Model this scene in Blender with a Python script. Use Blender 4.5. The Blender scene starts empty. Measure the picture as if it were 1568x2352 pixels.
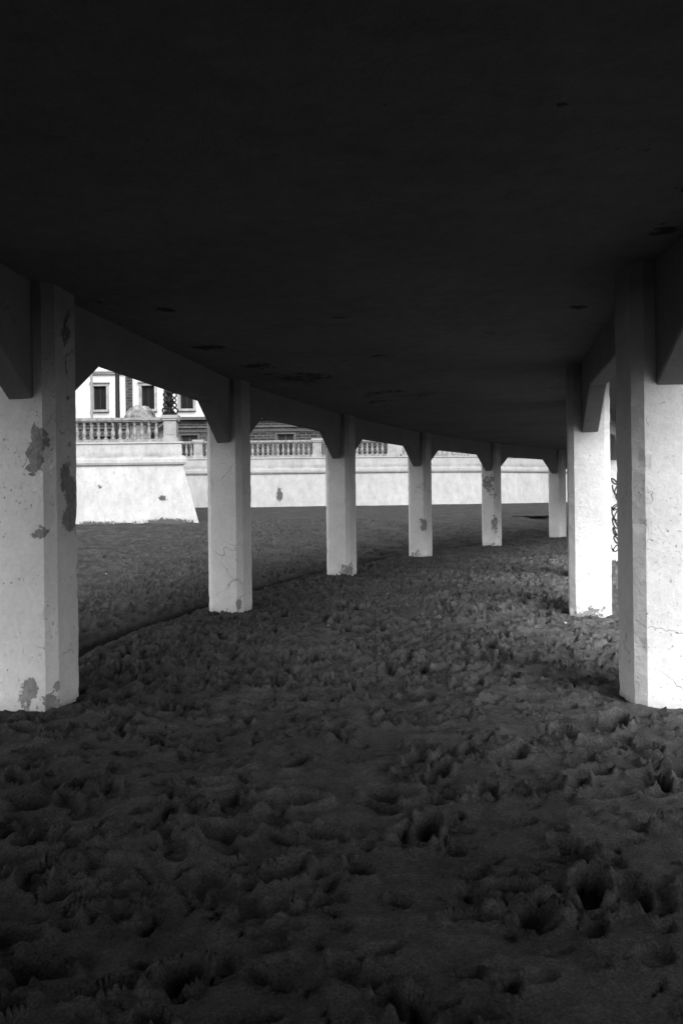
import bpy, bmesh, math, random
import numpy as np
from mathutils import Vector, Matrix, noise as mnoise
random.seed(7); rng=np.random.default_rng(11)
S=bpy.context.scene; COL=S.collection
EYE=1.58; CEIL=3.23

# ---------------------------------------------------------------- helpers
def link(o,parent=None):
    COL.objects.link(o)
    if parent is not None: o.parent=parent
    return o
def mesh_obj(name,verts,faces,mat=None,parent=None,smooth=False):
    me=bpy.data.meshes.new(name); me.from_pydata([tuple(v) for v in verts],[],faces); me.update()
    if smooth:
        for p in me.polygons: p.use_smooth=True
    o=bpy.data.objects.new(name,me)
    if mat: me.materials.append(mat)
    return link(o,parent)
def bm_obj(name,bm,mat=None,parent=None,smooth=False):
    bmesh.ops.recalc_face_normals(bm,faces=bm.faces)
    me=bpy.data.meshes.new(name); bm.to_mesh(me); bm.free()
    if smooth:
        for p in me.polygons: p.use_smooth=True
    if mat: me.materials.append(mat)
    return link(bpy.data.objects.new(name,me),parent)
def empty(name,loc,label,cat,group=None):
    o=bpy.data.objects.new(name,None); o.location=loc; o.empty_display_size=.2; COL.objects.link(o)
    o["label"]=label; o["category"]=cat
    if group: o["group"]=group
    return o
def box(bm,x0,x1,y0,y1,z0,z1,M=None):
    vs=[bm.verts.new((x,y,z)) for x in(x0,x1) for y in(y0,y1) for z in(z0,z1)]
    f=[(0,1,3,2),(4,6,7,5),(0,4,5,1),(2,3,7,6),(0,2,6,4),(1,5,7,3)]
    for q in f: bm.faces.new([vs[i] for i in q])
    if M is not None:
        for v in vs: v.co=M@v.co
    return vs
def lathe(bm,prof,n=16,M=None):
    rings=[]
    for r,z in prof:
        ring=[bm.verts.new((r*math.cos(2*math.pi*i/n),r*math.sin(2*math.pi*i/n),z)) for i in range(n)]
        rings.append(ring)
    for a,b in zip(rings,rings[1:]):
        for i in range(n): bm.faces.new((a[i],a[(i+1)%n],b[(i+1)%n],b[i]))
    bm.faces.new(rings[0][::-1]); bm.faces.new(rings[-1])
    if M is not None:
        for ring in rings:
            for v in ring: v.co=M@v.co
def torus(bm,R,r,M,n=18,m=8):
    g=[[bm.verts.new(M@Vector(((R+r*math.cos(b))*math.cos(a),(R+r*math.cos(b))*math.sin(a),r*math.sin(b))))
        for b in [2*math.pi*j/m for j in range(m)]] for a in [2*math.pi*i/n for i in range(n)]]
    for i in range(n):
        for j in range(m):
            bm.faces.new((g[i][j],g[(i+1)%n][j],g[(i+1)%n][(j+1)%m],g[i][(j+1)%m]))

# ---------------------------------------------------------------- node material helper
class NT:
    def __init__(s,name):
        s.m=bpy.data.materials.new(name); s.m.use_nodes=True; s.t=s.m.node_tree
        s.b=s.t.nodes["Principled BSDF"]; s.b.inputs["Roughness"].default_value=.95
        s.b.inputs["Specular IOR Level"].default_value=.15
        s.pos=s.t.nodes.new("ShaderNodeNewGeometry").outputs["Position"]
    def n(s,typ,**k):
        nd=s.t.nodes.new(typ)
        for a,b in k.items(): setattr(nd,a,b)
        return nd
    def set(s,inp,v):
        if isinstance(v,bpy.types.NodeSocket): s.t.links.new(v,inp)
        else: inp.default_value=v
    def math(s,op,a,b=0.0,c=None,clamp=False):
        nd=s.n("ShaderNodeMath",operation=op,use_clamp=clamp); s.set(nd.inputs[0],a); s.set(nd.inputs[1],b)
        if c is not None: s.set(nd.inputs[2],c)
        return nd.outputs[0]
    def vmath(s,op,a,b):
        nd=s.n("ShaderNodeVectorMath",operation=op); s.set(nd.inputs[0],a); s.set(nd.inputs[1],b)
        return nd.outputs["Value"] if op in("LENGTH","DISTANCE") else nd.outputs[0]
    def noise(s,scale,detail=6,rough=.6,vec=None,dist=0.0):
        nd=s.n("ShaderNodeTexNoise"); s.set(nd.inputs["Vector"],vec if vec is not None else s.pos)
        nd.inputs["Scale"].default_value=scale; nd.inputs["Detail"].default_value=detail
        nd.inputs["Roughness"].default_value=rough; nd.inputs["Distortion"].default_value=dist
        return nd.outputs[0]
    def step(s,v,a,b,lo=0.0,hi=1.0):
        nd=s.n("ShaderNodeMapRange"); s.set(nd.inputs[0],v)
        for i,x in zip((1,2,3,4),(a,b,lo,hi)): nd.inputs[i].default_value=x
        return nd.outputs[0]
    def mix(s,f,a,b):
        nd=s.n("ShaderNodeMix",data_type='FLOAT'); s.set(nd.inputs[0],f); s.set(nd.inputs[2],a); s.set(nd.inputs[3],b)
        return nd.outputs[0]
    def blobs(s,lst):
        out=0.0
        for c,r,amp in lst:
            d=s.vmath("SUBTRACT",s.pos,c); d=s.vmath("DIVIDE",d,r); L=s.vmath("LENGTH",d,(0,0,0))
            v=s.math("MULTIPLY",s.math("SUBTRACT",1.0,L,clamp=True),amp)
            out=s.math("ADD",v,out) if not(isinstance(out,float)) else v
        return out
    def done(s,val,height=None,strength=.4,dist=.01):
        s.t.links.new(val,s.b.inputs["Base Color"])
        if height is not None:
            b=s.n("ShaderNodeBump"); b.inputs["Strength"].default_value=strength; b.inputs["Distance"].default_value=dist
            s.t.links.new(height,b.inputs["Height"]); s.t.links.new(b.outputs[0],s.b.inputs["Normal"])
        return s.m
def plain(name,v,rough=.9,var=.25,scale=3):
    t=NT(name); t.b.inputs["Roughness"].default_value=rough
    n=t.noise(scale,6,.65); return t.done(t.math("MULTIPLY",v,t.step(n,.3,.7,1-var,1+var*.4)),t.noise(scale*12,5),.25,.01)

def sepz(t,vec=None):
    nd=t.n("ShaderNodeSeparateXYZ"); t.set(nd.inputs[0],t.pos if vec is None else vec); return nd.outputs

# pillar paint
PB=[((-2.12,6.50,1.62),(.34,.28,.52),.50),((-2.30,6.22,1.95),(.12,.2,.48),.48),((-2.38,6.2,.15),(.12,.2,.2),.44),
    ((-2.20,6.2,.06),(.10,.2,.16),.44),((-2.15,6.25,.2),(.06,.1,.12),.42),((-2.28,6.2,1.35),(.14,.2,.12),.36),((-2.12,6.5,2.72),(.10,.2,.7),.38),
    ((4.6,26.0,1.9),(.4,.5,.75),.50),((4.8,26.0,.65),(.25,.4,.45),.48),((.1,16.5,.12),(.2,.4,.3),.46),((2.10,21.3,.85),(.18,.3,.33),.44),
    ((1.9,21.2,.10),(.3,.4,.18),.44),((3.0,10.3,.10),(.35,.2,.2),.42),((-1.43,11.4,.12),(.07,.2,.16),.42),((-2.12,6.7,.9),(.1,.14,.35),.34)]
def paint(name,alb,g1):
    t=NT(name)
    z=sepz(t)[2]
    nA=t.noise(3.2,10,.68,dist=.5)
    low=t.math("MULTIPLY",t.math("SUBTRACT",.30,z,clamp=True),.35)
    nB=t.noise(9,10,.75,dist=.6); nC=t.noise(34,6,.75)
    f=t.math("ADD",t.math("ADD",nA,low),t.blobs(PB))
    f=t.math("ADD",f,t.math("MULTIPLY",t.math("SUBTRACT",nB,.5),.75))
    f=t.math("ADD",f,t.math("MULTIPLY",t.math("SUBTRACT",nC,.5),.25))
    mask=t.step(f,.75,.755)
    chips=t.math("MULTIPLY",t.step(t.noise(34,5,.75),.63,.65),t.step(t.math("ADD",t.noise(2.3,4),t.step(z,.1,1.2,.07,0)),.49,.58))
    vr=t.n("ShaderNodeTexVoronoi",feature='DISTANCE_TO_EDGE'); vr.inputs["Scale"].default_value=1.6
    wv=t.n("ShaderNodeVectorMath",operation='MULTIPLY_ADD'); nz=t.n("ShaderNodeTexNoise"); nz.inputs["Scale"].default_value=5; nz.inputs["Detail"].default_value=6
    t.t.links.new(t.pos,nz.inputs["Vector"]); t.t.links.new(nz.outputs["Color"],wv.inputs[0]); wv.inputs[1].default_value=(.35,.35,.35); t.t.links.new(t.pos,wv.inputs[2])
    t.t.links.new(wv.outputs[0],vr.inputs["Vector"])
    crack=t.math("MULTIPLY",t.step(vr.outputs["Distance"],.002,.006,1,0),t.step(t.noise(1.1,3),.54,.58))
    base=t.math("MULTIPLY",alb,t.step(t.noise(1.3,8,.7),.3,.72,.80,1.05))
    base=t.math("MULTIPLY",base,t.step(t.noise(28,4,.7),.3,.6,.90,1.0))
    base=t.math("MULTIPLY",base,t.step(z,.0,.12,.8,1.0))
    top_shade=t.step(t.math("ADD",z,t.math("MULTIPLY",t.noise(2.4,6,.7),.5)),2.35,3.35,1.0,g1)  # shade below the deck painted in: colour darkens towards the top
    base=t.math("MULTIPLY",base,top_shade)
    patch=t.step(t.noise(14,6,.7),.3,.7,.20,.42)
    col=t.mix(mask,base,t.math("MULTIPLY",patch,top_shade)); col=t.mix(chips,col,.25); col=t.mix(t.math("MULTIPLY",crack,.6),col,.25)
    hgt=t.math("SUBTRACT",t.math("MULTIPLY",t.noise(9,10,.70),1.4),t.math("ADD",mask,t.math("ADD",chips,crack)))
    return t.done(col,hgt,.9,.012)
M_PIL=paint("peeling_white_paint",.90,.24); M_BEAM=paint("shaded_peeling_paint",.33,.55)  # beams use the pillar paint darkened to stand in for shade

# underside paint
t=NT("stained_soffit_paint")
CB=[((.45,9.7,CEIL),(.40,.45,.3),.43),((-1.45,9.0,CEIL),(.34,.28,.3),.41),((-1.5,7.2,CEIL),(.2,.19,.3),.43),((.95,3.5,CEIL),(.09,.05,.3),.46),
    ((1.72,3.95,CEIL),(.12,.08,.3),.36),((1.9,4.5,CEIL),(.2,.2,.3),.32),((2.05,5.2,CEIL),(.18,.25,.3),.34),((2.1,7.3,CEIL),(.18,.18,.3),.42),((-2.0,6.9,CEIL),(.16,.14,.3),.40),
    ((1.5,8.4,CEIL),(.2,.12,.3),.34),((-.6,11.5,CEIL),(1.5,1.8,.3),.25),((-1.0,10.3,CEIL),(.5,.5,.3),.28),((1.0,13.5,CEIL),(1.8,1.8,.3),.26),((0.1,10.0,CEIL),(.18,.12,.3),.38),((0,7.6,CEIL),(.12,.06,.3),.36)]
sc=t.n("ShaderNodeVectorMath",operation='MULTIPLY'); t.t.links.new(t.pos,sc.inputs[0]); sc.inputs[1].default_value=(.9,.9,1)
fn=t.math("ADD",t.noise(1.5,10,.72,vec=sc.outputs[0],dist=.3),t.blobs(CB))
fn=t.math("ADD",fn,t.math("MULTIPLY",t.math("SUBTRACT",t.noise(13,10,.78,vec=sc.outputs[0]),.5),.95)); mk=t.step(fn,.755,.762)
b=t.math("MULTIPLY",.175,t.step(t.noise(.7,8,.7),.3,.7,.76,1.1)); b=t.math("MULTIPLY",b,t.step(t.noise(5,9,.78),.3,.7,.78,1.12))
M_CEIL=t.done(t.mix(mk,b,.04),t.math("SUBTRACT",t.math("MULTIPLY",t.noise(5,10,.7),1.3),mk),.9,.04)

# sea wall paint
def wallpaint(name,alb):
    t=NT(name); z=sepz(t)[2]
    WB=[((-3.5,46.6,1.75),(.3,1,.6),.42),((-7.05,32.6,1.62),(.35,.8,.25),.30),((-9.6,32.6,2.1),(.25,.8,.2),.26),((-6.9,32.3,.66),(1.5,.9,.28),.32),((-9.5,32.3,.62),(1.8,.9,.18),.22)]
    bl=t.step(z,.6,1.4,.07,0)
    m1=t.step(t.math("ADD",t.math("ADD",t.noise(3.2,12,.88),bl),t.blobs(WB)),.645,.675)
    m2=t.math("MULTIPLY",t.step(t.noise(5,10,.88),.55,.64),.7)
    st=t.n("ShaderNodeVectorMath",operation='MULTIPLY'); t.t.links.new(t.pos,st.inputs[0]); st.inputs[1].default_value=(2.0,2.0,.9)
    streak=t.step(t.noise(1.6,10,.8,vec=st.outputs[0]),.38,.70,1.0,.70)
    b=t.math("MULTIPLY",alb,streak); b=t.math("MULTIPLY",b,t.step(t.noise(.8,8,.75),.3,.7,.80,1.06))
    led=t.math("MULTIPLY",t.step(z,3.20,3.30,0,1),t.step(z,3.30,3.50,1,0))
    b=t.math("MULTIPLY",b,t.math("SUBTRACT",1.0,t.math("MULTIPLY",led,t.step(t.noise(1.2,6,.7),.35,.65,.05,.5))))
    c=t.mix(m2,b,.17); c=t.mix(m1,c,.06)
    return t.done(c,t.math("SUBTRACT",t.noise(8,8,.6),m1),.4,.02)
M_WALL=wallpaint("weathered_bastion_paint",.40); M_WALL2=wallpaint("weathered_seawall_paint",.33)
t=NT("grimy_balustrade_stone")
b=t.math("MULTIPLY",.25,t.step(t.noise(5,7,.75),.32,.66,.35,1.1))
M_BAL=t.done(b,t.noise(20,5),.3,.01)
M_IRON=plain("black_cast_iron",.006,.5,.3,8)
M_STUCCO=plain("white_stucco",.44,.95,.12,.4)
M_TRIM=plain("pale_trim_stone",.27,.95,.4,1.5)
M_BAND=plain("sooty_band_stone",.08,.95,.3,1.5)
M_DARK=plain("dark_shutter_wood",.02,.7,.4,6)
M_GLASS=plain("dark_window_glass",.02,.2,.2,2)
M_ROOF=plain("roof_tiles",.12,.9,.4,4)
M_POLE=plain("grey_painted_metal",.18,.6,.3,5)
M_DOME=plain("stained_dome_stone",.24,.95,.9,2.2)
M_SHELL=plain("bleached_shell",.6,.8,.2,30)
M_WOOD=plain("wet_driftwood",.008,.9,.5,10)
M_PAVE=plain("promenade_paving",.08,.95,.3,.8)
M_SPRAY=plain("black_spray_paint",.02,.6,.2,10)
t=NT("dark_brickwork")
sx=sepz(t); cx=t.n("ShaderNodeCombineXYZ"); t.t.links.new(sx[0],cx.inputs[0]); t.t.links.new(sx[2],cx.inputs[1])
br=t.n("ShaderNodeTexBrick"); t.t.links.new(cx.outputs[0],br.inputs[0])
for k,v in(("Color1",(.02,)*3+(1,)),("Color2",(.04,)*3+(1,)),("Mortar",(.08,)*3+(1,))): br.inputs[k].default_value=v
br.inputs["Scale"].default_value=1.0; br.inputs["Mortar Size"].default_value=.03; br.inputs["Brick Width"].default_value=.7; br.inputs["Row Height"].default_value=.26
bw=t.n("ShaderNodeRGBToBW"); t.t.links.new(br.outputs[0],bw.inputs[0])
M_BRICK=t.done(t.math("MULTIPLY",bw.outputs[0],t.step(t.noise(.7,6),.3,.7,.7,1.2)))

# ---------------------------------------------------------------- pier layout
L_ROW=[(-2.40,6.50,5.5),(-1.58,11.70,12.5),(-.01,16.80,20),(2.05,21.62,26),(4.77,26.35,33),(7.93,30.45,40)]
R_ROW=[(2.35,6.13,2),(3.155,10.58,13),(4.42,14.9,20),(6.32,19.0,28)]
def circ(a,b,c):
    ax,ay=a;bx,by=b;cx_,cy=c
    d=2*(ax*(by-cy)+bx*(cy-ay)+cx_*(ay-by))
    ux=((ax*ax+ay*ay)*(by-cy)+(bx*bx+by*by)*(cy-ay)+(cx_*cx_+cy*cy)*(ay-by))/d
    uy=((ax*ax+ay*ay)*(cx_-bx)+(bx*bx+by*by)*(ax-cx_)+(cx_*cx_+cy*cy)*(bx-ax))/d
    return ux,uy,math.hypot(ax-ux,ay-uy)
OX,OY,RL=circ(L_ROW[0][:2],L_ROW[2][:2],L_ROW[5][:2])
RR=sum(math.hypot(p[0]-OX,p[1]-OY) for p in R_ROW)/len(R_ROW)
def pt(R,a): return (OX-R*math.cos(a),OY+R*math.sin(a))
def ang(p): return math.atan2(p[1]-OY,OX-p[0])
aL=[ang(p) for p in L_ROW]; dL=(aL[5]-aL[0])/5
aR=[ang(p) for p in R_ROW]; dR=(aR[3]-aR[0])/3
def ext(R,a): x,y=pt(R,a); return (x,y,math.degrees(a))
left=[ext(RL,aL[0]-dL*3),ext(RL,aL[0]-dL*2),ext(RL,aL[0]-dL)]+L_ROW+[ext(RL,aL[5]+dL),ext(RL,aL[5]+2*dL)]
right=[ext(RR,aR[0]-dR*3),ext(RR,aR[0]-dR*2),ext(RR,aR[0]-dR)]+R_ROW+[ext(RR,aR[3]+dR*k) for k in(1,2,3,4)]

def sst(x): x=np.clip(x,0,1); return x*x*(3-2*x)
def base_h(X,Y):
    d=np.hypot(X-OX,Y-OY)-RL
    h=1.1*np.clip((Y-14)/33,0,1.0)*sst(d/8)
    h=h+.08*sst((-d-1)/3)
    return h,d

# ---------------------------------------------------------------- sand
def axis(segs,lo,hi,g=1.08):
    a=[]
    for s,e,st in segs: a+=list(np.arange(s,e,st))
    a.append(segs[-1][1]); st=segs[-1][2]; x=a[-1]
    while x<hi: st*=g; x+=st; a.append(x)
    pre=[]; st=segs[0][2]; x=segs[0][0]
    while x>lo: st*=g; x-=st; pre.append(x)
    return np.array(pre[::-1]+a)
xs=axis([(-4.2,-2.2,.022),(-2.2,2.2,.014),(2.2,7.5,.022)],-400,400,1.06); ys=axis([(2.2,6,.014),(6,10,.018),(10,16,.030),(16,26,.05),(26,44,.09)],-250,500,1.09)
X,Y=np.meshgrid(xs,ys)
def vnoise(X,Y,s,seed):
    r=np.random.default_rng(seed); T=r.random((256,256))
    x=X/s+1000.3; y=Y/s+1000.7; xi=np.floor(x).astype(int); yi=np.floor(y).astype(int); fx=x-xi; fy=y-yi
    fx=fx*fx*fx*(fx*(fx*6-15)+10); fy=fy*fy*fy*(fy*(fy*6-15)+10)
    a=T[yi%256,xi%256]; b_=T[yi%256,(xi+1)%256]; c_=T[(yi+1)%256,xi%256]; d_=T[(yi+1)%256,(xi+1)%256]
    return (a*(1-fx)+b_*fx)*(1-fy)+(c_*(1-fx)+d_*fx)*fy-.5
H,D=base_h(X,Y)
fade=np.clip(1-np.maximum(np.abs(Y),np.abs(X))/70,0,1)
outside=sst((D-.3)/1.0)
amp=fade
wx=X+.10*vnoise(X,Y,.5,91)+.05*vnoise(X,Y,.2,92)+.02*vnoise(X,Y,.07,95); wy=Y+.10*vnoise(X,Y,.5,93)+.05*vnoise(X,Y,.2,94)+.02*vnoise(X,Y,.07,96)
rid=lambda s,sd: .5-np.abs(vnoise(wx,wy,s,sd))*2
H+= .08*vnoise(X,Y,2.3,1)*fade
T_=amp*(.050*vnoise(wx,wy,.7,2)+.040*vnoise(wx,wy*1.3,.3,3)+.022*rid(.24,4)+.012*rid(.13,8)+.006*vnoise(X,Y,.06,7)+.003*rid(.05,9))
P=np.zeros_like(H)
def prints(n,x0,x1,y0,y1,dep,size,seed,sharp=12,asp=(.38,.8),bend=2,rim=.55):
    r=np.random.default_rng(seed)
    for k in range(n):
        cx_=r.uniform(x0,x1); cy=r.uniform(y0,y1); a=size*r.uniform(.6,1.35); b_=a*r.uniform(*asp); th=r.uniform(0,math.pi); d=dep*r.uniform(.45,1.25)
        R=a*2
        i0,i1=np.searchsorted(xs,[cx_-R,cx_+R]); j0,j1=np.searchsorted(ys,[cy-R,cy+R])
        if i1-i0<2 or j1-j0<2: continue
        lx=X[j0:j1,i0:i1]-cx_; ly=Y[j0:j1,i0:i1]-cy
        u=(lx*math.cos(th)+ly*math.sin(th)); v=(-lx*math.sin(th)+ly*math.cos(th))
        v=v+u*u*r.uniform(-bend,bend)
        q=np.sqrt((u/a)**2+(v/b_)**2)+.22*vnoise(X[j0:j1,i0:i1],Y[j0:j1,i0:i1],.09,20)
        tilt=1+.8*u/a*r.uniform(-1,1)
        ins=1/(1+np.exp(np.clip((q-.85)*sharp,-30,30)))
        P[j0:j1,i0:i1]=P[j0:j1,i0:i1]*(1-.85*ins)-d*tilt*ins+rim*d*np.exp(-((q-1.12)/.14)**2)
prints(1500,-4,4,1.8,9,.026,.06,104,20)
prints(2600,-4,6,8,18,.034,.06,107,18)
prints(900,-4,4,1.8,9,.055,.125,101,22,(.4,.6),1,.65)
prints(3300,-4,7,7,20,.068,.12,102,20,(.4,.65),1,.65)
prints(2700,-4,12,14,34,.095,.14,103,16)
prints(700,-4,4,1.8,8,.014,.05,106,20,(.12,.22),1)
prints(5600,-16,-2,6,34,.11,.14,105,16)
P=np.clip(P,-.085,.06)
P*=1-.85*np.exp(-((D-.66)/.32)**2)
T_=T_+P
for (px,py,_) in left+right:
    r2=(X-px)**2+(Y-py)**2
    T_*=1-.93*np.exp(-(r2/.20)**2)
T_*=1-.5*np.exp(-((D-.66)/.32)**2)
H+=T_
gd=D-.66+.06*vnoise(X,Y,.8,31)+.02*vnoise(X,Y,.15,33)
groove=np.exp(-(gd/.13)**2)
H+= -.10*groove*(1+.3*vnoise(X,Y,.12,32)) +.03*np.exp(-((gd+.27)/.10)**2)
for (px,py,_) in left+right:
    r2=(X-px)**2+(Y-py)**2
    H+= -.02*np.exp(-r2/.14)+.018*np.exp(-(np.sqrt(r2)-.50)**2/.012)
me=bpy.data.meshes.new("sand_ground")
ny,nx=X.shape; print("sand grid",nx,ny); co=np.stack([X,Y,H],-1).reshape(-1,3).astype(np.float32)
idx=np.arange(nx*ny).reshape(ny,nx); q=np.stack([idx[:-1,:-1],idx[:-1,1:],idx[1:,1:],idx[1:,:-1]],-1).reshape(-1,4)
me.vertices.add(nx*ny); me.vertices.foreach_set("co",co.ravel())
me.loops.add(q.size); me.loops.foreach_set("vertex_index",q.ravel().astype(np.int32))
me.polygons.add(len(q)); me.polygons.foreach_set("loop_start",np.arange(0,q.size,4,dtype=np.int32)); me.polygons.foreach_set("loop_total",np.full(len(q),4,dtype=np.int32))
me.update(calc_edges=True); me.polygons.foreach_set("use_smooth",np.ones(len(q),dtype=bool))
at=me.attributes.new("hollow_shade",'FLOAT','POINT'); pit_shade=np.clip(.5-T_/.14,0,1)+1.3*groove; at.data.foreach_set("value",np.clip(pit_shade,0,1.5).ravel().astype(np.float32))  # relief shade for the sand colour: pits and drip groove darker
sand=bpy.data.objects.new("sand_ground",me); COL.objects.link(sand)
sand["kind"]="structure"; sand["label"]="dark trampled beach sand with footprints under walkway"; sand["category"]="sand"
t=NT("dark_beach_sand")
dd=t.math("SUBTRACT",t.vmath("DISTANCE",t.pos,(OX,OY,0.0)),RL); dd=t.math("ADD",dd,t.math("MULTIPLY",t.noise(1.5,5),.5))
b=t.step(dd,-1.6,.9,.122,.040)
b=t.math("MULTIPLY",b,t.step(sepz(t)[1],2.4,8.0,.36,1.0))  # vignette-like dimming painted into the sand colour towards the camera
b=t.math("MULTIPLY",b,t.step(t.noise(1.1,8,.65),.3,.7,.82,1.18)); b=t.math("MULTIPLY",b,t.step(t.noise(90,3,.8),.3,.7,.5,1.5))
b=t.math("MULTIPLY",b,t.step(t.noise(16,6,.7),.3,.7,.8,1.2))
st=t.n("ShaderNodeVectorMath",operation='MULTIPLY'); t.t.links.new(t.pos,st.inputs[0]); st.inputs[1].default_value=(1.0,.6,1)
b=t.math("MULTIPLY",b,t.step(t.noise(5,9,.8,vec=st.outputs[0]),.36,.64,.75,1.25))
an=t.n("ShaderNodeAttribute"); an.attribute_name="hollow_shade"
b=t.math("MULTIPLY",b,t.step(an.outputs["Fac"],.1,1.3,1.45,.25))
t.b.inputs["Specular IOR Level"].default_value=.05
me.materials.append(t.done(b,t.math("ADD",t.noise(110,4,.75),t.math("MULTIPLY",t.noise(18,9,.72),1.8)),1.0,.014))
def sand_z(x,y):
    i=int(np.clip(np.searchsorted(xs,x),0,nx-1)); j=int(np.clip(np.searchsorted(ys,y),0,ny-1)); return float(H[j,i])

# ---------------------------------------------------------------- elevated walkway
walk=empty("elevated_walkway",(0,6,0),"white peeling concrete elevated walkway curving over dark beach sand","walkway")
def child(o): 
    o.matrix_parent_inverse=Matrix.Translation((0,-6,0)); return o
bm=bmesh.new(); N=90; a0=aL[0]-dL*3.4; a1=aL[5]+dL*2.4; sec=[]
for i in range(N+1):
    a=a0+(a1-a0)*i/N
    ring=[]
    for R,zz in((RL+.68,CEIL),(RL+.68,CEIL+.10),(RL+.74,CEIL+.13),(RL+.74,CEIL+.38),(RR-.74,CEIL+.38),(RR-.74,CEIL+.13),(RR-.68,CEIL+.10),(RR-.68,CEIL)):
        x,y=pt(R,a); ring.append(bm.verts.new((x,y,zz)))
    sec.append(ring)
for s,e in zip(sec,sec[1:]):
    for k in range(8): bm.faces.new((s[k],s[(k+1)%8],e[(k+1)%8],e[k]))
bm.faces.new(sec[0]); bm.faces.new(sec[-1][::-1])
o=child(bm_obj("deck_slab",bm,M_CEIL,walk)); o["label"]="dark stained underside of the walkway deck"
def make_pillar(x,y,hd,lab):
    h=.255; c=.072; pts=[(-h+c,-h),(h-c,-h),(h,-h+c),(h,h-c),(h-c,h),(-h+c,h),(-h,h-c),(-h,-h+c)]
    P2=[]
    for i in range(8):
        a=Vector(pts[i]); b_=Vector(pts[(i+1)%8]); n=8 if (b_-a).length>.2 else 2
        for k in range(n): P2.append(a.lerp(b_,k/n))
    n=len(P2); zs=np.arange(-.35,CEIL+.03,.045); zs=list(zs)+[CEIL+.03]
    rot=Matrix.Rotation(-math.radians(hd),3,'Z'); verts=[]; faces=[]
    for zz in zs:
        for p in P2:
            w=rot@Vector((p.x,p.y,0))+Vector((x,y,zz))
            nr=Vector((p.x,p.y,0)).normalized(); nr=rot@nr
            disp=.004*mnoise.noise(w*3.1)+.003*mnoise.noise(w*11)
            if abs(p.x)>h-c-.01 and abs(p.y)>h-c-.01:
                kk=mnoise.noise(w*7+Vector((5,5,5)));  disp-=max(0,kk-.3)*.03
                if zz<.2: disp-=max(0,mnoise.noise(w*9))*.015
            w=w+nr*disp; verts.append(w)
    m=len(zs)
    for j in range(m-1):
        for i in range(n): faces.append((j*n+i,j*n+(i+1)%n,(j+1)*n+(i+1)%n,(j+1)*n+i))
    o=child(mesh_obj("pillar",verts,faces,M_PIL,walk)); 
    if lab: o["label"]=lab
    return o
labs={3:"white square pillar with large grey peeled patches",7:"white pillar with grey peeled paint halfway up"}
for i,(x,y,hd) in enumerate(left): make_pillar(x,y,hd,labs.get(i))
rp=[make_pillar(x,y,hd,"white pillar tagged with black graffiti" if i==6 else None) for i,(x,y,hd) in enumerate(right)]
def make_beam(p,q_):
    a=Vector((p[0],p[1],0)); b_=Vector((q_[0],q_[1],0)); L=(b_-a).length; d=(b_-a)/L; nrm=Vector((d.y,-d.x,0)); s0=.17; HL=.80+.09; w=.10
    prof=[(s0,2.30),(s0+HL,2.84),(L-s0-HL,2.84),(L-s0,2.30),(L-s0,CEIL+.02),(s0,CEIL+.02)]
    bm=bmesh.new()
    A=[bm.verts.new(a+d*s-nrm*w+Vector((0,0,zz))) for s,zz in prof]; B=[bm.verts.new(a+d*s+nrm*w+Vector((0,0,zz))) for s,zz in prof]
    bm.faces.new(A); bm.faces.new(B[::-1])
    for k in range(6): bm.faces.new((A[k],A[(k+1)%6],B[(k+1)%6],B[k]))
    bmesh.ops.recalc_face_normals(bm,faces=bm.faces)
    bmesh.ops.bevel(bm,geom=[e for e in bm.edges if len(e.link_faces)==2],offset=.012,segments=1,affect='EDGES')
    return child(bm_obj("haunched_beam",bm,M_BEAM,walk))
for row in(left,right):
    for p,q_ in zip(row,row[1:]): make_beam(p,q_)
x,y,hd=right[6]; rot=Matrix.Rotation(-math.radians(hd),3,'Z')
cu=bpy.data.curves.new("graffiti",'CURVE'); cu.dimensions='3D'; cu.bevel_depth=.013; cu.bevel_resolution=1
for s in range(9):
    zc=.35+s*.19; sp=cu.splines.new('POLY'); n=26; sp.points.add(n-1); r1=random.uniform(.05,.11); r2=random.uniform(.06,.13); ph=random.uniform(0,6); xc=random.uniform(-.04,.08)
    for k in range(n):
        u=k/(n-1)*7.5+ph
        lx=xc+r1*math.sin(u)+.05*k/n; lz=zc+r2*math.cos(u*1.31+1)
        w=rot@Vector((lx,-.262,0))+Vector((x,y,lz)); sp.points[k].co=(w.x,w.y,w.z,1)
tmp=bpy.data.objects.new("g",cu); COL.objects.link(tmp); bpy.context.view_layer.update()
gm=bpy.data.meshes.new_from_object(tmp); bpy.data.objects.remove(tmp)
gm.materials.clear(); gm.materials.append(M_SPRAY); go=bpy.data.objects.new("graffiti",gm); COL.objects.link(go); go.parent=rp[6]; go.matrix_parent_inverse=Matrix.Identity(4)
go["label"]="looping black spray paint scribbles"

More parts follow.
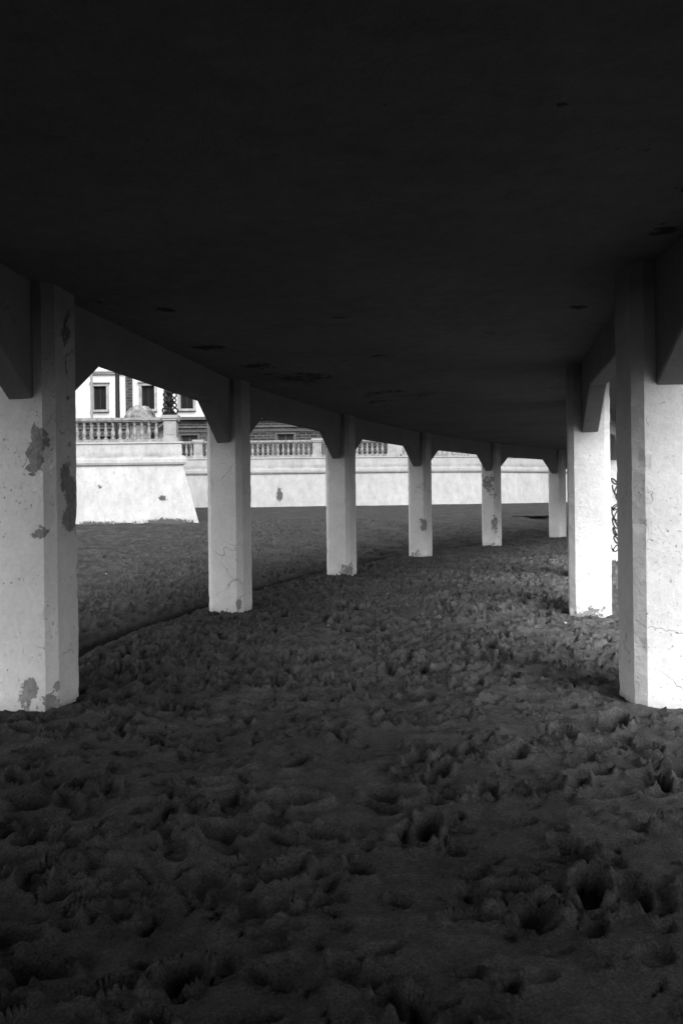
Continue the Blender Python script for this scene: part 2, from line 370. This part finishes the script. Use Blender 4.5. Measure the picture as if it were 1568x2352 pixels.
# ---------------------------------------------------------------- sea wall
TOP=3.88
PROF=[(.80,-.6),(.04,2.93),(.13,2.97),(.17,3.05),(.17,3.18),(.12,3.3),(0,3.34),(0,3.80),(.05,3.82),(.05,TOP)]
def sweep(name,pts,mat,parent,prof,close_back=-.5):
    P_=[Vector((p[0],p[1],0)) for p in pts]; nn=[]
    for i in range(len(P_)):
        def nr(a,b_): d=(b_-a).normalized(); return Vector((d.y,-d.x,0))
        if i==0: n=nr(P_[0],P_[1])
        elif i==len(P_)-1: n=nr(P_[-2],P_[-1])
        else:
            n1=nr(P_[i-1],P_[i]); n2=nr(P_[i],P_[i+1]); m=(n1+n2).normalized(); n=m/max(.4,m.dot(n1))
        nn.append(n)
    pr=prof+[(close_back,prof[-1][1]),(close_back,prof[0][1])]; bm=bmesh.new(); secs=[]
    for p,n in zip(P_,nn): secs.append([bm.verts.new(p+n*o_+Vector((0,0,zz))) for o_,zz in pr])
    k=len(pr)
    for s,e in zip(secs,secs[1:]):
        for j in range(k): bm.faces.new((s[j],s[(j+1)%k],e[(j+1)%k],e[j]))
    bm.faces.new(secs[0]); bm.faces.new(secs[-1][::-1])
    return bm_obj(name,bm,mat,parent)
BAST=[(-30,33.2),(-6.35,33.0),(-11.2,47.0)]
FAR=[(-11.2,47.0),(3.0,47.0),(8,48.0),(12,50.5),(16,54.5),(24,66),(60,130)]
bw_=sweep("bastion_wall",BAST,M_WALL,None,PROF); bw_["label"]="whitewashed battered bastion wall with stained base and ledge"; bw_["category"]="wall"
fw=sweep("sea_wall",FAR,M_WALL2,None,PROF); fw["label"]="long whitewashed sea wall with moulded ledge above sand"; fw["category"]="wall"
pv=mesh_obj("promenade_pavement",[(-30,33.6,TOP-.03),(-6.8,33.4,TOP-.03),(-11.6,47.3,TOP-.03),(3,47.3,TOP-.03),(8,48.4,TOP-.03),(16,54.9,TOP-.03),(24,66.4,TOP-.03),(60,131,TOP-.03),(60,300,TOP-.03),(-200,300,TOP-.03),(-200,33.6,TOP-.03)],[tuple(range(11))],M_PAVE)
pv["kind"]="structure"; pv["label"]="raised paved promenade behind the sea wall"; pv["category"]="pavement"

bm=bmesh.new()
pr=[(.085,0),(.085,.05),(.055,.06),(.05,.09),(.075,.16),(.088,.23),(.08,.31),(.055,.40),(.042,.48),(.04,.54),(.058,.56),(.058,.59),(.045,.61),(.08,.64),(.08,.70)]
lathe(bm,pr,12); base_bal=bm_obj("baluster",bm,M_BAL,None,True); balme=base_bal.data; bpy.data.objects.remove(base_bal)
def balustrade(a,b_,label,peds,spacing=.29):
    A=Vector((a[0],a[1],0)); B=Vector((b_[0],b_[1],0)); L=(B-A).length; d=(B-A)/L; n=Vector((-d.y,d.x,0))
    c=A+n*.18
    root=empty("balustrade",(A.x,A.y,TOP),label,"balustrade","balustrades along the promenade")
    def put(o): o.matrix_parent_inverse=Matrix.Translation((-A.x,-A.y,-TOP)); return o
    M=Matrix.Translation((c.x,c.y,TOP))@Matrix.Rotation(math.atan2(d.y,d.x),4,'Z')
    bm=bmesh.new(); box(bm,0,L,-.15,.15,.002,.12,M); put(bm_obj("plinth",bm,M_BAL,root))
    bm=bmesh.new(); box(bm,0,L,-.13,.13,.82,.87,M); box(bm,-.01,L+.01,-.17,.17,.872,.98,M); put(bm_obj("handrail",bm,M_BAL,root))
    for s in peds:
        bm=bmesh.new(); box(bm,s-.3,s+.3,-.22,.22,.004,.16,M); box(bm,s-.25,s+.25,-.2,.2,.16,.85,M); box(bm,s-.3,s+.3,-.25,.25,.85,.93,M); box(bm,s-.33,s+.33,-.28,.28,.93,1.06,M)
        box(bm,s-.16,s+.16,-.215,-.19,.28,.74,M)
        put(bm_obj("pedestal",bm,M_TRIM,root))
    k=0; s=spacing*.6
    while s<L-.1 and k<98:
        if all(abs(s-p)>.36 for p in peds):
            o=bpy.data.objects.new("baluster",balme); COL.objects.link(o); o.parent=root
            w=c+d*s; o.location=(w.x-A.x,w.y-A.y,.12); k+=1
        s+=spacing
balustrade((-18.0,33.15),(-6.45,33.0),"stone balustrade with turned balusters on the bastion",[11.2,3.2])
balustrade((-6.5,33.3),(-11.1,46.6),"stone balustrade running back along the bastion side",[12.5])
balustrade((-11.0,47.0),(-1.35,47.0),"weathered stone balustrade on the long sea wall",[2.9,9.65])
balustrade((-1.0,47.0),(3.1,47.0),"weathered stone balustrade on the long sea wall",[3.9])
balustrade((3.45,47.05),(8,48.0),"weathered stone balustrade on the long sea wall",[4.3])
balustrade((8.1,48.05),(12,50.5),"weathered stone balustrade on the long sea wall",[4.3])
balustrade((12.1,50.55),(16,54.5),"weathered stone balustrade on the long sea wall",[5.3])
balustrade((16.1,54.6),(24,66),"weathered stone balustrade on the long sea wall",[13.5])

# ---------------------------------------------------------------- ornate lamp on pedestal
lx,ly,lz=-6.82,33.18,TOP+1.06
lamp=empty("ornate_street_lamp",(lx,ly,lz),"black cast iron scrolled lamp on a balustrade pedestal","street lamp")
bm=bmesh.new()
box(bm,-.26,.26,-.26,.26,0,.06)
lathe(bm,[(.2,.06),(.22,.1),(.18,.16),(.10,.24),(.09,.36),(.14,.45),(.16,.55),(.13,.66),(.08,.74),(.08,.84),(.14,.88),(.14,.93),(.08,.98),(.07,1.1)],16)
bm_obj("lamp_base",bm,M_IRON,lamp,True)
bm=bmesh.new()
for k in range(4):
    R=Matrix.Rotation(math.pi/2*k+.4,4,'Z')
    torus(bm,.11,.032,R@Matrix.Translation((.20,0,.19))@Matrix.Rotation(math.pi/2,4,'X'))
    torus(bm,.08,.030,R@Matrix.Translation((.18,0,.42))@Matrix.Rotation(math.pi/2,4,'X'))
    torus(bm,.065,.028,R@Matrix.Translation((.18,0,.62))@Matrix.Rotation(math.pi/2,4,'X'))
    torus(bm,.09,.028,R@Matrix.Translation((.17,0,.82))@Matrix.Rotation(math.pi/2,4,'X'))
    torus(bm,.06,.022,R@Matrix.Translation((.13,0,1.02))@Matrix.Rotation(math.pi/2,4,'X'))
bm_obj("scroll_ornament",bm,M_IRON,lamp,True)
bm=bmesh.new(); lathe(bm,[(.07,1.1),(.10,1.14),(.06,1.2),(.05,2.3),(.08,2.34),(.08,2.4),(.04,2.45),(.04,2.7)],12); bm_obj("lamp_shaft",bm,M_IRON,lamp,True)
bm=bmesh.new(); lathe(bm,[(.1,2.7),(.13,2.75),(.2,3.15),(.23,3.18),(.12,3.33),(.03,3.4),(.02,3.5)],6); bm_obj("lantern",bm,M_IRON,lamp)
def post(name,x,y,r,h,mat,label,cat,dark):
    e=empty(name,(x,y,TOP-.03),label,cat)
    bm=bmesh.new(); lathe(bm,[(r*1.9,0),(r*1.9,.25),(r*1.3,.32),(r*1.2,.9),(r*1.35,.95),(r,1.05),(r*.75,h)],14); bm_obj("shaft",bm,mat,e,True)
    bm=bmesh.new()
    if dark:
        for sg in(-1,1):
            lathe(bm,[(.03,0),(.03,.9)],8,Matrix.Translation((0,0,h-.3))@Matrix.Rotation(sg*1.3,4,'Y'))
            lathe(bm,[(.1,0),(.22,.12),(.24,.22),(.1,.34)],12,Matrix.Translation((sg*.9,0,h-.3)))
        bm_obj("lamp_head",bm,mat,e,True)
    else:
        lathe(bm,[(.02,0),(.07,.04),(.08,.09),(.05,.14),(.01,.17)],12,Matrix.Translation((0,0,h))); bm_obj("finial",bm,mat,e,True)
post("street_lamp",-12.1,45,.13,9.5,M_IRON,"tall dark twin-arm street lamp on the promenade","street lamp",True)
post("flagpole",-12.0,40,.06,10,M_POLE,"slim pale flagpole on the promenade","flagpole",False)
kd=empty("domed_pavilion",(-9.55,39.5,TOP-.03),"small weathered stone pavilion with stained dome roof","pavilion")
bm=bmesh.new(); lathe(bm,[(.62,0),(.62,.2),(.5,.22),(.5,1.25),(.68,1.3),(.68,1.36)],20); bm_obj("drum",bm,M_DOME,kd)
bm=bmesh.new(); lathe(bm,[(.82,1.362),(.82,1.42)]+[(.78*math.cos(a),1.42+.82*math.sin(a)) for a in [i*math.pi/2/9 for i in range(9)]]+[(.05,2.24)],24)
for v in bm.verts:
    if v.co.z>1.5: v.co*=1+.03*mnoise.noise(v.co*4)
bm_obj("dome",bm,M_DOME,kd,True)

# ---------------------------------------------------------------- building
BY=75.0; bx0,bx1=-42,4.6
bld=empty("promenade_building",(-18,BY,TOP-.03),"white stucco and dark brick seafront building with shuttered windows","building")
bT=Matrix.Translation((18,-BY,-(TOP-.03)))
def bput(o): o.matrix_parent_inverse=bT; return o
def holed(name,x0,x1,z0,z1,y,holes,dep,mat):
    xs_=sorted(set([x0,x1]+[h[0] for h in holes]+[h[1] for h in holes])); zs_=sorted(set([z0,z1]+[h[2] for h in holes]+[h[3] for h in holes]))
    bm=bmesh.new()
    for a,b_ in zip(xs_,xs_[1:]):
        for c_,d_ in zip(zs_,zs_[1:]):
            mx,mz=(a+b_)/2,(c_+d_)/2
            if any(h[0]<mx<h[1] and h[2]<mz<h[3] for h in holes): continue
            bm.faces.new([bm.verts.new(v) for v in((a,y,c_),(b_,y,c_),(b_,y,d_),(a,y,d_))])
    for h in holes:
        q4=[(h[0],h[2]),(h[1],h[2]),(h[1],h[3]),(h[0],h[3])]
        for k in range(4):
            p,r=q4[k],q4[(k+1)%4]
            bm.faces.new([bm.verts.new(v) for v in((p[0],y,p[1]),(r[0],y,r[1]),(r[0],y+dep,r[1]),(p[0],y+dep,p[1]))])
    for v4 in([(x0,y,z0),(x0,y+14,z0),(x0,y+14,z1),(x0,y,z1)],[(x1,y,z0),(x1,y+14,z0),(x1,y+14,z1),(x1,y,z1)],[(x0,y+14,z0),(x1,y+14,z0),(x1,y+14,z1),(x0,y+14,z1)]):
        bm.faces.new([bm.verts.new(v) for v in v4])
    bmesh.ops.remove_doubles(bm,verts=bm.verts,dist=.0005)
    return bput(bm_obj(name,bm,mat,bld))
wu=[-39,-34.7,-30.4,-26.05,-21.75,-17.4,-13.9,-9.5,-5.2,-.9]
ww=.58
hu=[(c-ww,c+ww,9.75,11.9) for c in wu]+[(c-ww,c+ww,14.3,16.4) for c in wu]
hg=[(c-.75,c+.75,4.9,7.35) for c in [w+.2 for w in wu]]
holed("stucco_wall",bx0,bx1,9.02,18,BY,hu,.35,M_STUCCO)
holed("brick_wall",bx0+.05,bx1-.05,TOP-.1,8.7,BY-.02,hg,.35,M_BRICK)
bm=bmesh.new(); box(bm,bx0-.3,bx1+.3,BY-.45,BY+14.2,8.72,8.86); box(bm,bx0-.2,bx1+.2,BY-.3,BY+14.1,8.862,9.0); bput(bm_obj("cornice",bm,M_BAND,bld))
bm=bmesh.new(); box(bm,bx0-.1,bx1+.1,BY-.2,BY-.003,12.95,13.1); box(bm,bx0-.15,bx1+.15,BY-.3,BY-.003,13.102,13.25); bput(bm_obj("string_course",bm,M_TRIM,bld))
bm=bmesh.new(); box(bm,bx0,bx1,BY-.14,BY-.024,8.0,8.16); box(bm,bx0,bx1,BY-.12,BY-.024,7.62,7.70); bput(bm_obj("brick_band",bm,M_BAND,bld))
bm=bmesh.new(); box(bm,bx0-.5,bx1+.5,BY-.7,BY+14.5,18,18.4); bput(bm_obj("eaves",bm,M_TRIM,bld))
bm=bmesh.new(); v=[bm.verts.new(p) for p in((bx0-.4,BY-.6,18.402),(bx1+.4,BY-.6,18.402),(bx1+.4,BY+14.4,18.402),(bx0-.4,BY+14.4,18.402),(bx0+5,BY+7,21.5),(bx1-5,BY+7,21.5))]
for f_ in((0,1,5,4),(1,2,5),(2,3,4,5),(3,0,4),(3,2,1,0)): bm.faces.new([v[i] for i in f_])
bput(bm_obj("roof",bm,M_ROOF,bld))
for cxx in [-36.9,-28.2,-19.1,-15.65,-7.3,-3.0]:
    bm=bmesh.new(); box(bm,cxx-.3,cxx+.3,BY-.12,BY-.003,9.05,12.93); bput(bm_obj("brick_pilaster",bm,M_BRICK,bld))
def window(h,upper):
    w=bpy.data.objects.new("window",None); COL.objects.link(w); w.parent=bld; w.matrix_parent_inverse=bT; w.location=((h[0]+h[1])/2,BY,h[2])
    iv=Matrix.Translation((-(h[0]+h[1])/2,-BY,-h[2]))
    def wput(o): o.parent=w; o.matrix_parent_inverse=iv; return o
    e=.004
    trim=M_TRIM if upper else M_BAND
    bm=bmesh.new(); x0,x1,z0,z1=h; x0+=e;x1-=e;z0+=e;z1-=e
    for q5 in((x0,x0+.08,z0,z1),(x1-.08,x1,z0,z1),(x0+.081,x1-.081,z0,z0+.08),(x0+.081,x1-.081,z1-.08,z1),((x0+x1)/2-.04,(x0+x1)/2+.04,z0+.081,z1-.081)): box(bm,q5[0],q5[1],BY+.14,BY+.24,q5[2],q5[3])
    wput(bm_obj("frame",bm,M_DARK if upper else M_BAND,None))
    bm=bmesh.new()
    if upper:
        zz=z0+.1
        while zz<z1-.14:
            for a,b_ in((x0+.085,(x0+x1)/2-.045),((x0+x1)/2+.045,x1-.085)): box(bm,a,b_,-.05,.05,-.012,.012,Matrix.Translation((0,BY+.19,zz))@Matrix.Rotation(.7,4,'X'))
            zz+=.1
        wput(bm_obj("shutter",bm,M_DARK,None))
        bm=bmesh.new()
    box(bm,x0+.01,x1-.01,BY+.27,BY+.3,z0+.01,z1-.01); wput(bm_obj("window_pane",bm,M_GLASS,None))
    bm=bmesh.new(); box(bm,h[0]-.25,h[1]+.25,BY-.28,BY-.025,h[2]-.2,h[2]-.003); wput(bm_obj("sill",bm,trim,None))
    bm=bmesh.new()
    box(bm,h[0]-.22,h[0]-.004,BY-.1,BY-.025,h[2],h[3]); box(bm,h[1]+.004,h[1]+.22,BY-.1,BY-.025,h[2],h[3]); box(bm,h[0]-.22,h[1]+.22,BY-.12,BY-.025,h[3]+.004,h[3]+.25); box(bm,h[0]-.32,h[1]+.32,BY-.26,BY-.025,h[3]+.256,h[3]+.36 if upper else h[3]+.262)
    wput(bm_obj("surround",bm,trim,None))
for h in hu: window(h,True)
for h in hg: window(h,False)

# ---------------------------------------------------------------- small things on sand
for i,(px,py) in enumerate([(417,1358),(258,2048),(1297,1445),(754,1442),(1193,1492),(245,1325)]):
    yy=py+.012*(px-784); d=1900*EYE/(yy-1142); xw=(px-.012*(py-1176)-784)/1900*d
    bm=bmesh.new(); bmesh.ops.create_icosphere(bm,subdivisions=2,radius=1)
    for v in bm.verts:
        v.co*=1+.3*mnoise.noise(v.co*1.7+Vector((i*3,0,0))); v.co=Vector((v.co.x*.014,v.co.y*.010,v.co.z*.007))*(1 if d<8 else 1.7)
    o=bm_obj("shell_fragment",bm,M_SHELL,None,True); o.location=(xw,d,sand_z(xw,d)+.008); o.rotation_euler=(.3,.2,random.uniform(0,3))
    o["label"]="tiny bleached shell fragment lying on dark sand"; o["category"]="shell"; o["group"]="shell fragments scattered on the sand"
bm=bmesh.new()
for k in range(16):
    L=random.uniform(.5,1.5); Mx=Matrix.Translation((random.uniform(-.6,.6),random.uniform(-.2,.2),random.uniform(.02,.12)))@Matrix.Rotation(random.uniform(-.5,.5),4,'Z')@Matrix.Rotation(math.pi/2+random.uniform(-.1,.1),4,'Y')
    lathe(bm,[(.015,-L/2),(.03,-L/4),(.035,0),(.025,L/4),(.01,L/2)],7,Mx)
o=bm_obj("driftwood_pile",bm,M_WOOD,None,True); o.location=(8.9,38,sand_z(8.9,38)); o["label"]="low tangle of dark driftwood sticks on sand"; o["category"]="driftwood"

# ---------------------------------------------------------------- light (overcast: soft sun behind the viewer, sky dimmed towards the horizon to keep pillar tops dark)
SE,SAZ=math.radians(38),math.radians(168)
w=bpy.data.worlds.new("World"); S.world=w; w.use_nodes=True; nt=w.node_tree; bg=nt.nodes["Background"]
sky=nt.nodes.new("ShaderNodeTexSky"); sky.sky_type='NISHITA'; sky.sun_disc=False; sky.sun_elevation=SE; sky.sun_rotation=SAZ; sky.air_density=1.0; sky.dust_density=1.0
b2=nt.nodes.new("ShaderNodeRGBToBW"); nt.links.new(sky.outputs[0],b2.inputs[0])
tc=nt.nodes.new("ShaderNodeTexCoord"); sp=nt.nodes.new("ShaderNodeSeparateXYZ"); nt.links.new(tc.outputs["Generated"],sp.inputs[0])
mr=nt.nodes.new("ShaderNodeMapRange"); nt.links.new(sp.outputs[2],mr.inputs[0])
for i,x_ in zip((1,2,3,4),(0.0,.5,.06,1.4)): mr.inputs[i].default_value=x_
mm=nt.nodes.new("ShaderNodeMath"); mm.operation='MULTIPLY'; nt.links.new(b2.outputs[0],mm.inputs[0]); nt.links.new(mr.outputs[0],mm.inputs[1])
nt.links.new(mm.outputs[0],bg.inputs[0]); bg.inputs[1].default_value=.46
sd=bpy.data.lights.new("sun",'SUN'); sd.energy=4.6; sd.angle=math.radians(52); so=bpy.data.objects.new("sun",sd); COL.objects.link(so)
dv=Vector((math.sin(SAZ)*math.cos(SE),math.cos(SAZ)*math.cos(SE),math.sin(SE)))
so.rotation_euler=(-dv).to_track_quat('-Z','Y').to_euler()
# ---------------------------------------------------------------- camera
cd=bpy.data.cameras.new("camera"); cd.sensor_fit='VERTICAL'; cd.sensor_height=36; cd.sensor_width=24; cd.lens=1900/2352*36; cd.shift_y=-34/2352; cd.clip_end=2000; cd.clip_start=.05
co_=bpy.data.objects.new("camera",cd); COL.objects.link(co_); a=.012; c,s=math.cos(a),math.sin(a)
co_.matrix_world=Matrix(((c,s,0,0),(0,0,-1,0),(-s,c,0,EYE),(0,0,0,1)))
S.camera=co_
S.view_settings.view_transform='Standard'; S.view_settings.look='None'; S.view_settings.exposure=0
